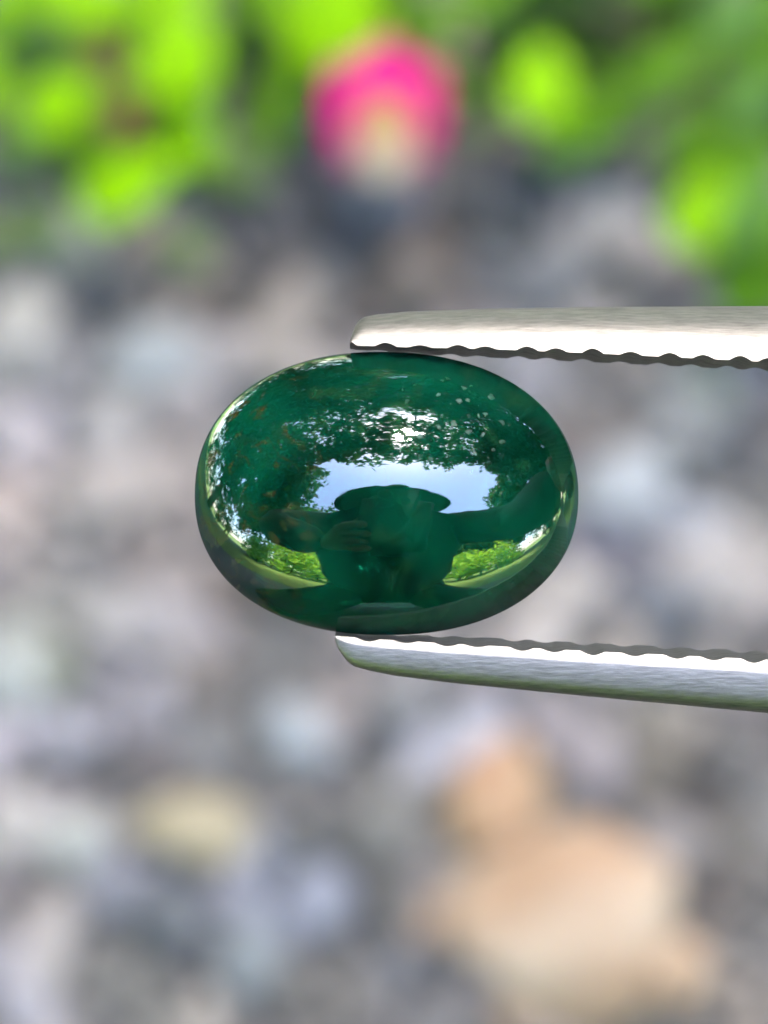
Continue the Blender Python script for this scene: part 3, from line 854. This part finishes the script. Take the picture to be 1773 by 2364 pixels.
def skin_body(name, verts, edges, radii, mat, parent=None, root_idx=0, sub=2):
    me = bpy.data.meshes.new(name)
    me.from_pydata(verts, edges, [])
    me.materials.append(mat)
    o = bpy.data.objects.new(name, me)
    COL.objects.link(o)
    if parent: o.parent = parent
    m = o.modifiers.new('skin', 'SKIN'); m.use_smooth_shade = True
    for i, r in enumerate(radii):
        me.skin_vertices[0].data[i].radius = r if isinstance(r, tuple) else (r, r)
        me.skin_vertices[0].data[i].use_root = i == root_idx
    s = o.modifiers.new('sub', 'SUBSURF'); s.levels = sub; s.render_levels = sub
    return o

def build_photographer():
    c = CAMPOS
    root = empty('person', (0, c.y - 45, 0))
    tag(root, 'person in dark clothes crouching to photograph the gem with a phone', 'person')
    o = Vector(root.location)
    L = lambda x, y, z: tuple(Vector((x, y, z)) - o)
    y0 = c.y
    # torso, arms and legs as one figure, crouched and leaning over the gravel
    verts = [L(0, y0 - 46, 18), L(0, y0 - 47, 33), L(0, y0 - 43, 48), L(0, y0 - 38, 60), L(0.5, y0 - 29, 66),
             L(-21, y0 - 31, 60), L(-31, y0 - 14, 47), tuple(c + RIGHT * -8 - UPV * 13 + BACK * 3 - o),
             L(23, y0 - 31, 60), L(33, y0 - 12, 45), L(18, y0 + 8, 33),
             L(-10, y0 - 46, 17), L(-15, y0 - 12, 11), L(-15, y0 - 44, 6), L(-15, y0 - 56, 5),
             L(10, y0 - 46, 17), L(15, y0 - 12, 11), L(15, y0 - 44, 6), L(15, y0 - 56, 5)]
    edges = [(0, 1), (1, 2), (2, 3), (3, 4), (3, 5), (5, 6), (6, 7), (3, 8), (8, 9), (9, 10),
             (0, 11), (11, 12), (12, 13), (13, 14), (0, 15), (15, 16), (16, 17), (17, 18)]
    radii = [(20, 14), (21, 14), (22, 14), (17, 12), 6.5, 11, 8, 4.4, 11, 8, 4.2, 9, 7, 5, 4, 9, 7, 5, 4]
    skin_body('body', verts, edges, radii, M_SHIRT, root)
    head = bpy.data.meshes.new('head')
    bm = bmesh.new(); bmesh.ops.create_uvsphere(bm, u_segments=28, v_segments=20, radius=1)
    for v in bm.verts:
        x, y, z = v.co
        v.co = Vector((x * 7.4, y * 9.2, z * 11.0 * (1.0 if z > 0 else 1.08)))
        if y > 0.75 and -0.25 < z < 0.2 and abs(x) < 0.16: v.co.y += 2.0
        if y > 0.4 and 0.0 < z < 0.22 and 0.2 < abs(x) < 0.5: v.co.y -= 0.8
        if z < -0.4: v.co.x *= 0.85
    bm.to_mesh(head); bm.free()
    h = link_mesh('head', head, M_SKIN, root)
    h.location = L(1.0, y0 - 23, 72); h.rotation_euler = (R(-35), 0, 0)
    hair = bpy.data.meshes.new('hair')
    bm = bmesh.new(); bmesh.ops.create_uvsphere(bm, u_segments=28, v_segments=20, radius=1)
    for v in bm.verts:
        x, y, z = v.co
        v.co = Vector((x * 8.2, y * 9.8 - 1.0, z * 11.6 + 0.8))
        if y > 0.3 and z < 0.45: v.co.y = min(v.co.y, 2.0)
    bm.to_mesh(hair); bm.free()
    hr = link_mesh('hair', hair, M_HAIR, root); hr.location = h.location; hr.rotation_euler = h.rotation_euler
    prof = [(0.2, 9.6), (4.5, 9.3), (7.6, 7.6), (8.9, 4.2), (9.3, 1.0), (12.5, 0.2), (16.5, -0.9), (19.0, -2.2), (19.1, -2.7), (16.4, -1.4), (12.5, -0.3), (9.0, 0.4)]
    V, F = [], []
    for k in range(40):
        t = 2 * math.pi * k / 40
        w = 1 + 0.05 * math.sin(2 * t + .5) + 0.03 * math.sin(5 * t)
        for (r, z) in prof:
            V.append((r * w * math.cos(t), r * w * 1.05 * math.sin(t), z + (0.9 * math.sin(3 * t + 1) if r > 15 else 0)))
    n = len(prof)
    for k in range(40):
        for j in range(n - 1):
            F.append((k * n + j, k * n + j + 1, ((k + 1) % 40) * n + j + 1, ((k + 1) % 40) * n + j))
    hat = mesh_obj('hat', V, F, M_SHIRT, root)
    hat.rotation_euler = (R(-30), R(4), 0); hat.location = h.location + Vector((1.0, 0.5, 2.6))
    def hand(name, wrist, palm, tips, thumb):
        V = [wrist, palm]; E = [(0, 1)]; Rr = [2.4, (3.4, 1.6)]
        for (mid, tip) in tips + [thumb]:
            i = len(V); V += [mid, tip]; E += [(1, i), (i, i + 1)]; Rr += [0.95, 0.75]
        skin_body(name, V, E, Rr, M_SKIN, root, 0, 1)
    def rp(x, y, z):                             # a point given beside the phone
        return tuple(c + RIGHT * x + UPV * y + BACK * z - o)
    hand('hand', rp(-8, -13, 3.0), rp(-4.2, -9.6, 2.6),
         [(rp(-4.0, -5.6 - 1.9 * k, 0.6), rp(-1.4 + .3 * (k % 2), -5.2 - 2.0 * k, -0.5)) for k in range(4)],
         (rp(-3.4, -6.4, 2.6), rp(-1.6, -4.2, 2.4)))
    hand('hand', L(18, y0 + 8, 33), L(14.5, y0 + 9.5, 32),
         [(L(11.5, y0 + 8.4 + .8 * k, 33.5 - 1.0 * k), L(8.8, y0 + 8.6 + .7 * k, 32.6 - .9 * k)) for k in range(4)],
         (L(12.5, y0 + 8, 29.5), L(9.2, y0 + 7.6, 30.2)))
    # the phone, its lens at the top corner where the picture is taken from
    ph = empty('phone')
    M = Matrix((RIGHT, UPV, BACK)).transposed().to_4x4(); M.translation = c + BACK * 0.9
    ph.matrix_world = M @ Matrix.Rotation(R(-4), 4, 'Z')
    tag(ph, 'dark phone held above the gem by the photographer', 'phone')
    bm = bmesh.new(); bmesh.ops.create_cube(bm, size=1)
    for v in bm.verts: v.co = Vector((v.co.x * 7.4 + 1.4, v.co.y * 15.4 - 6.8, v.co.z * 0.8))
    bmesh.ops.bevel(bm, geom=[e for e in bm.edges if abs((e.verts[0].co - e.verts[1].co).z) > .5], offset=1.7, segments=8, affect='EDGES')
    bmesh.ops.bevel(bm, geom=[e for e in bm.edges if e.calc_face_angle(0) > 1.2], offset=0.15, segments=2, affect='EDGES')
    me = bpy.data.meshes.new('phone_body'); bm.to_mesh(me); bm.free()
    link_mesh('phone_body', me, M_PHONE, ph)
    for (x, y) in ((0, 0), (0, -1.9), (1.7, -0.95)):
        V, F = tube([(x, y, -0.55), (x, y, -0.38)], [.72, .78], 24)
        mesh_obj('lens_ring', V, F, M_PHONE, ph, smooth=False)
build_photographer()
